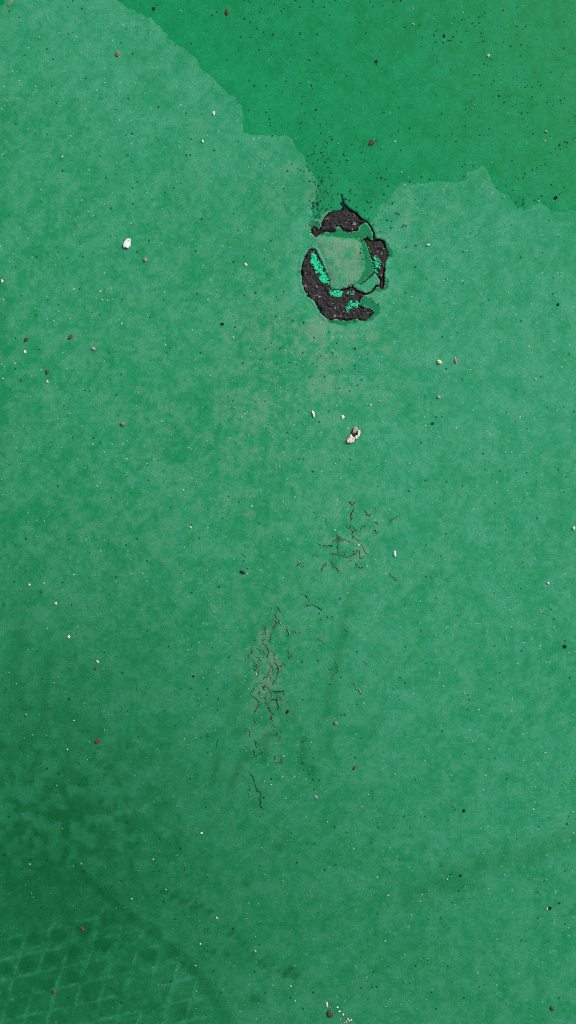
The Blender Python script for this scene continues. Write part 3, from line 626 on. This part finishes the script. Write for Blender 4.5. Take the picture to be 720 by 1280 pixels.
G = [ # name, u, v, width, length, rotation, colour, label, category
 ('seed', 147, 67, 6.5, 9.5, 5, 'orange', 'orange brown seed on dry paint near the upper left', 'seed'),
 ('bark_chip', 464, 178, 7, 11.5, -62, 'brown', 'brown grey bark chip lying in the puddle above the ring', 'bark chip'),
 ('crumb', 182, 325, 5.5, 6, 0, 'pink', 'small brown pink crumb below the bright white chip', 'crumb'),
 ('pebble', 267, 142, 4.6, 6.5, 8, 'white', 'small white pebble on dry paint close to the puddle edge', 'pebble'),
 ('stone_chip', 392, 518, 5.5, 11, 8, 'cream', 'narrow upright cream chip left of the two tone flake', 'stone chip'),
 ('pebble', 428, 521, 5.5, 4.5, 0, 'white', 'tiny white pebble just above the two tone flake', 'pebble'),
 ('pebble', 549, 453, 7, 7, 20, 'cream', 'round cream pebble left of a thin pinkish one, right of the ring', 'pebble'),
 ('stone_chip', 569, 451, 4.6, 10, 12, 'pink', 'thin upright pinkish chip right of the round cream pebble', 'stone chip'),
 ('pebble', 548, 496, 6, 5.5, 0, 'pink', 'flat pink pebble below the round cream pebble', 'pebble'),
 ('pebble', 493.5, 692, 5.4, 7.5, 8, 'white', 'oval white pebble right of the branching cracks', 'pebble'),
 ('crumb', 278, 405, 5.5, 5.5, 0, 'black', 'black crumb on dry paint left of the ring', 'crumb'),
 ('crumb', 59, 464, 5.5, 8, -10, 'brown', 'dark brown crumb just above a pale grain at the left', 'crumb'),
 ('pebble', 59.5, 477, 3.8, 4.2, 0, 'pale', 'pale grain just below a dark brown crumb at the left', 'pebble'),
 ('crumb', 88, 421, 6.5, 7, 30, 'brown', 'brown angular crumb highest of the left group of crumbs', 'crumb'),
 ('crumb', 33, 425, 5.5, 8, -25, 'brown', 'dark tilted crumb above a white grain near the left edge', 'crumb'),
 ('pebble', 31, 440, 4.4, 4, 0, 'white', 'white grain under a dark tilted crumb near the left edge', 'pebble'),
 ('crumb', 154, 529, 6.5, 6.5, 45, 'tan', 'tan brown crumb alone in the left middle', 'crumb'),
 ('crumb', 117, 436, 8, 4.5, -20, 'grey', 'thin grey brown crumb right of the brown angular crumb', 'crumb'),
 ('crumb', 27, 475, 4, 4, 0, 'brown', 'tiny brown crumb nearest the left edge below the crumb group', 'crumb'),
 ('crumb', 122, 927, 7.5, 7, 10, 'red', 'red brown crumb on damp paint at the left, largest of the reddish ones', 'crumb'),  # the paint here is darkened by dampness and painted shade
 ('crumb', 103, 1160, 5, 8, 38, 'red', 'dark reddish sliver lying in the tread print', 'crumb'),
 ('crumb', 68, 1240, 5.5, 6, 0, 'red', 'rusty red crumb in the bottom left corner', 'crumb'),
 ('crumb', 359, 890, 5, 6, -10, 'black', 'small black crumb right of the dense crazing', 'crumb'),
 ('crumb', 303, 715, 8, 4.2, -25, 'dark', 'dark elongated crumb above and left of the dense crazing', 'crumb'),
 ('pebble', 37, 731, 4.4, 4.6, 0, 'cream', 'upper of three small cream pebbles in a slanting row at the left', 'pebble'),
 ('pebble', 70, 754, 5, 5, 0, 'cream', 'middle of three small cream pebbles in a slanting row at the left', 'pebble'),
 ('pebble', 85.5, 796, 4.6, 4.6, 0, 'cream', 'lowest of three small cream pebbles in a slanting row at the left', 'pebble'),
 ('pebble', 122, 827, 3.6, 3.6, 0, 'pale', 'very small pale pebble right below the row of three cream ones', 'pebble'),
 ('pebble', 238, 659.5, 4, 4, 0, 'pale', 'small pale pebble left of the branching cracks', 'pebble'),
 ('stone_chip', 420, 903, 6, 6, 0, 'tan', 'tan chip with a dark side right of the dense crazing', 'stone chip'),
 ('pebble', 395, 996, 5.2, 5.2, 0, 'grey', 'grey pebble below and right of the zigzag crack', 'pebble'),
 ('crumb', 443, 960, 5.5, 4.5, 30, 'red', 'reddish crumb above and right of a grey pebble', 'crumb'),
 ('crumb', 706, 808, 5.5, 5, 0, 'dark', 'dark crumb close to the right edge', 'crumb'),
 ('crumb', 580, 1013, 3.8, 6.2, -8, 'black', 'upright black crumb in the lower right', 'crumb'),
 ('crumb', 575.5, 1094.5, 4.4, 3.6, 0, 'black', 'small black crumb below the upright black one in the lower right', 'crumb'),
 ('pebble', 684, 1136, 3.4, 4, 0, 'pale', 'pale grain touching a dark crumb in the lower right', 'pebble'),
 ('crumb', 687.5, 1135.5, 4.2, 5.4, -20, 'black', 'dark crumb touching a pale grain in the lower right', 'crumb'),
 ('crumb', 690, 1260, 5, 7, 20, 'brown', 'brown crumb in the bottom right corner', 'crumb'),
 ('pebble', 2.5, 351, 4.6, 5.4, 0, 'cream', 'cream pebble at the left edge', 'pebble'),
 ('pebble', 78, 196, 4, 4.4, 0, 'pale', 'small pale pebble on dry paint in the upper left', 'pebble'),
 ('pebble', 307.5, 331, 4.8, 4.6, 0, 'cream', 'cream pebble on dry paint just left of the ring', 'pebble'),
 ('pebble', 535, 306, 5, 4.6, 0, 'pale', 'pale pebble right of the ring on dry paint', 'pebble'),
 ('pebble', 717, 660, 4.2, 4.8, 0, 'white', 'white pebble at the right edge', 'pebble'),
 ('pebble', 685, 729, 4, 4, 0, 'white', 'tiny white pebble below the one at the right edge', 'pebble'),
 ('pebble', 610, 69.5, 5.2, 4.4, 0, 'pale', 'pale pebble lying in the puddle at the upper right', 'pebble'),
 ('crumb', 470, 77, 4.6, 4.6, 0, 'dark', 'dark round crumb in the puddle, straight above the ring', 'crumb'),
 ('crumb', 555, 45, 4, 5, 0, 'dark', 'dark crumb in the puddle near the top edge', 'crumb'),
 ('crumb', 695, 247.5, 4.6, 4.6, 0, 'black', 'black crumb in the puddle near its right hand shore', 'crumb'),
 ('crumb', 192, 11, 5, 4.4, 0, 'dark', 'dark crumb at the puddle edge near the top', 'crumb'),
 ('crumb', 284, 15, 5.5, 8.5, 5, 'red', 'dull reddish crumb in the puddle near the top edge', 'crumb'),
 ('pebble', 252, 1041, 3.8, 3.8, 0, 'cream', 'tiny cream pebble below the zigzag crack', 'pebble'),
 ('pebble', 271, 1147, 3.6, 3.8, 0, 'cream', 'tiny cream pebble right of the tread print', 'pebble'),
 ('crumb', 242, 845, 4.4, 4, 0, 'dark', 'dark crumb left of the dense crazing', 'crumb'),
 ('pebble', 669, 466 + 8, 3.4, 3.4, 0, 'pale', 'tiny pale pebble on dry paint at the right', 'pebble'),
 ('pebble', 253.5, 177, 4.2, 4.6, 0, 'pale', 'small pale pebble below the white one near the puddle', 'pebble'),
 ('crumb', 541, 529.5, 4.2, 4, 0, 'black', 'black crumb right of the two tone flake', 'crumb'),
 ('crumb', 697.5, 381, 4, 4.2, 0, 'dark', 'dark crumb on dry paint at the right below the puddle', 'crumb'),
]
for g in G: grain(*g)
zc = lambda pts, u0, v0, cu_, cv_: [(u0 + x / 12 - cu_, v0 + y / 12 - cv_) for x, y in pts]
wc = obj('stone_chip', chip_mesh('stone_chip', zc([(225, 220), (277, 224), (287, 250), (280, 290), (277, 346), (246, 374), (225, 364), (178, 360), (167, 325), (179, 293), (200, 262)], 140, 280, 158, 305), 4.0, MC['white'], 3))
wc.location = (*XY(158, 305), .0001)
tag(wc, 'brightest and largest pure white stone chip, on the dry paint left of the ring', 'stone chip')
# a thin dry twig end in the corner
tw = grain('twig', 13, 4, 4.2, 14, -38, 'tan', 'tan bit of twig in the upper left corner', 'twig', h=3)
# two-tone flake: cream lower piece, grey upper piece, dark bark between
fl = tag(obj('broken_flake', None), 'two tone flake with cream lower half, grey tip and dark gap', 'flake'); fl.location = (*XY(442, 543), 0)
for nm, pts_, mat, h in (('flake', [(225, 263), (240, 300), (276, 325), (291, 350), (266, 392), (215, 410), (163, 397), (158, 360), (188, 318)], 'cream', 4.6),
                         ('flake', [(332, 213), (361, 213), (367, 250), (347, 302), (322, 337), (296, 357), (286, 330), (284, 304), (318, 284), (326, 250)], 'cream', 4.2),
                         ('tip', [(260, 176), (285, 148), (321, 168), (333, 212), (312, 240), (286, 262), (250, 272), (246, 240), (260, 210)], 'grey', 3.6),
                         ('bark', [(228, 240), (250, 200), (335, 215), (345, 268), (318, 300), (294, 372), (262, 385), (238, 320), (205, 300)], 'dark', 1.8)):
    obj(nm, chip_mesh(nm, zc(pts_, 420, 520, 442, 543), h, MC[mat], len(pts_) + int(h * 10)), fl)
# dropping: brown lump with a white streak, and its splash
dp = tag(obj('bird_dropping', None), 'brown bird dropping with a white streak at the bottom edge', 'dropping'); dp.location = (*XY(411, 1260), 0)
for nm, u, v, w, l, rot, mat, h in (('lump', 2.0, 6.5, 8.5, 11.5, -8, 'brown', 5), ('streak', -2.0, -4, 4.0, 9.5, 8, 'pale', 1.6)):
    p = obj(nm, grain_mesh(nm, w, l, h, MC[mat], int(w * 31)), dp); p.location = (u / 1000, -v / 1000, .0001); p.rotation_euler = (0, 0, math.radians(rot))
sp = tag(obj('dropping_splash', None), 'whitish grey splash right of the brown dropping at the bottom edge', 'splash'); sp.location = (*XY(432, 1274), 0)
r = random.Random(5)
for k in range(16):
    if k < 4: u, v, w = [(-10, -15, 3), (-7.5, -10, 3.4), (-3, -5.5, 3.4), (-9, -9.5, 2.4)][k]; mat = 'white'
    else: u, v, w, mat = r.gauss(0, 5), r.gauss(3, 3.5), r.uniform(2, 4.6), r.choice(('pale', 'grey', 'pale', 'white'))
    p = obj('droplet', grain_mesh('droplet', w, w * r.uniform(.8, 1.4), 1.2, MC[mat], k + 3, sub=1), sp); p.location = (u / 1000, -v / 1000, .0001); p.rotation_euler = (0, 0, r.uniform(0, 3))

# ------------------------------------------------------------------ uncountable fine grit
def scatter(name, count, size, mat, sampler, label, seed, lift=0.0):
    r = np.random.default_rng(seed); V, F = [], []
    base_v = np.array([(1, 0, 0), (-1, 0, 0), (0, 1, 0), (0, -1, 0), (0, 0, 1), (0, 0, -1)], float)
    base_f = np.array([(0, 2, 4), (2, 1, 4), (1, 3, 4), (3, 0, 4), (2, 0, 5), (1, 2, 5), (3, 1, 5), (0, 3, 5)])
    P = sampler(r, count)
    for k, (u, v) in enumerate(P):
        s = size[0] + (size[1] - size[0]) * r.random() ** 2.4
        ax = np.array([s * r.uniform(.6, 1.2), s * r.uniform(.6, 1.2), s * r.uniform(.4, .8)]) / 2
        b = base_v * ax * r.uniform(.7, 1.25, (6, 1)); t = r.uniform(0, 6.28); c_, s_ = math.cos(t), math.sin(t)
        b = np.stack([b[:, 0] * c_ - b[:, 1] * s_, b[:, 0] * s_ + b[:, 1] * c_, b[:, 2] + ax[2] * .7 + lift], 1)
        x, y = XY(u, v); V.append(b / np.array([1000, 1000, 1000]) + np.array([x, y, 0])); F.append(base_f + 6 * k)
    o = obj(name, mesh_from(name, np.concatenate(V), np.concatenate(F), mat, shade=False)); return tag(o, label, kind='stuff')
def uniform(r, n):
    p = np.stack([r.uniform(-60, 780, n * 4), r.uniform(-60, 1340, n * 4)], 1)
    k = r.random(n * 4) < smooth(.32, .70, fbm(p[:, 0], p[:, 1], 55, 123, 3)) ; return p[k][:n]
def wet(r, n):
    p = uniform(r, n * 10); p = p[(p[:, 1] < 290)]; k = inside(p[:, 0], p[:, 1], PUDDLE); return p[k][:n]
def dirt(r, n):
    c_ = np.array([(405, 230, 11, 22), (398, 250, 6, 16), (402, 235, 8, 20), (396, 260, 4, 9), (440, 240, 30, 14), (430, 205, 40, 25), (425, 308, 14, 6), (450, 325, 5, 12), (480, 275, 20, 12), (360, 420, 40, 40), (425, 465, 25, 25), (400, 200, 10, 20)])
    q = c_[r.integers(0, len(c_), n)]; return np.stack([r.normal(q[:, 0], q[:, 2]), r.normal(q[:, 1], q[:, 3])], 1)
def dusty(r, n):
    c_ = np.array([(370, 440, 70, 70), (330, 520, 60, 60), (300, 620, 90, 90), (430, 480, 60, 60), (520, 280, 50, 25), (350, 250, 40, 40), (340, 840, 40, 80)])
    q = c_[r.integers(0, len(c_), n)]; return np.stack([r.normal(q[:, 0], q[:, 2]), r.normal(q[:, 1], q[:, 3])], 1)
scatter('dark_grit', 520, (.7, 2.9), MC['dark'], uniform, 'fine dark grit strewn over the green paint', 1)
scatter('pale_grit', 850, (.7, 3.0), MC['pale'], uniform, 'fine pale grit strewn over the green paint', 2)
scatter('puddle_grit', 1000, (.6, 2.8), MC['dark'], wet, 'dark specks of grit lying in the puddle', 3)
scatter('silt', 560, (.7, 2.8), MC['dark'], dirt, 'dark silt specks gathered round the broken ring', 4, .4)
scatter('tan_grit', 700, (.6, 2.3), MC['pink'], dusty, 'pinkish sandy specks scattered below the ring', 5)
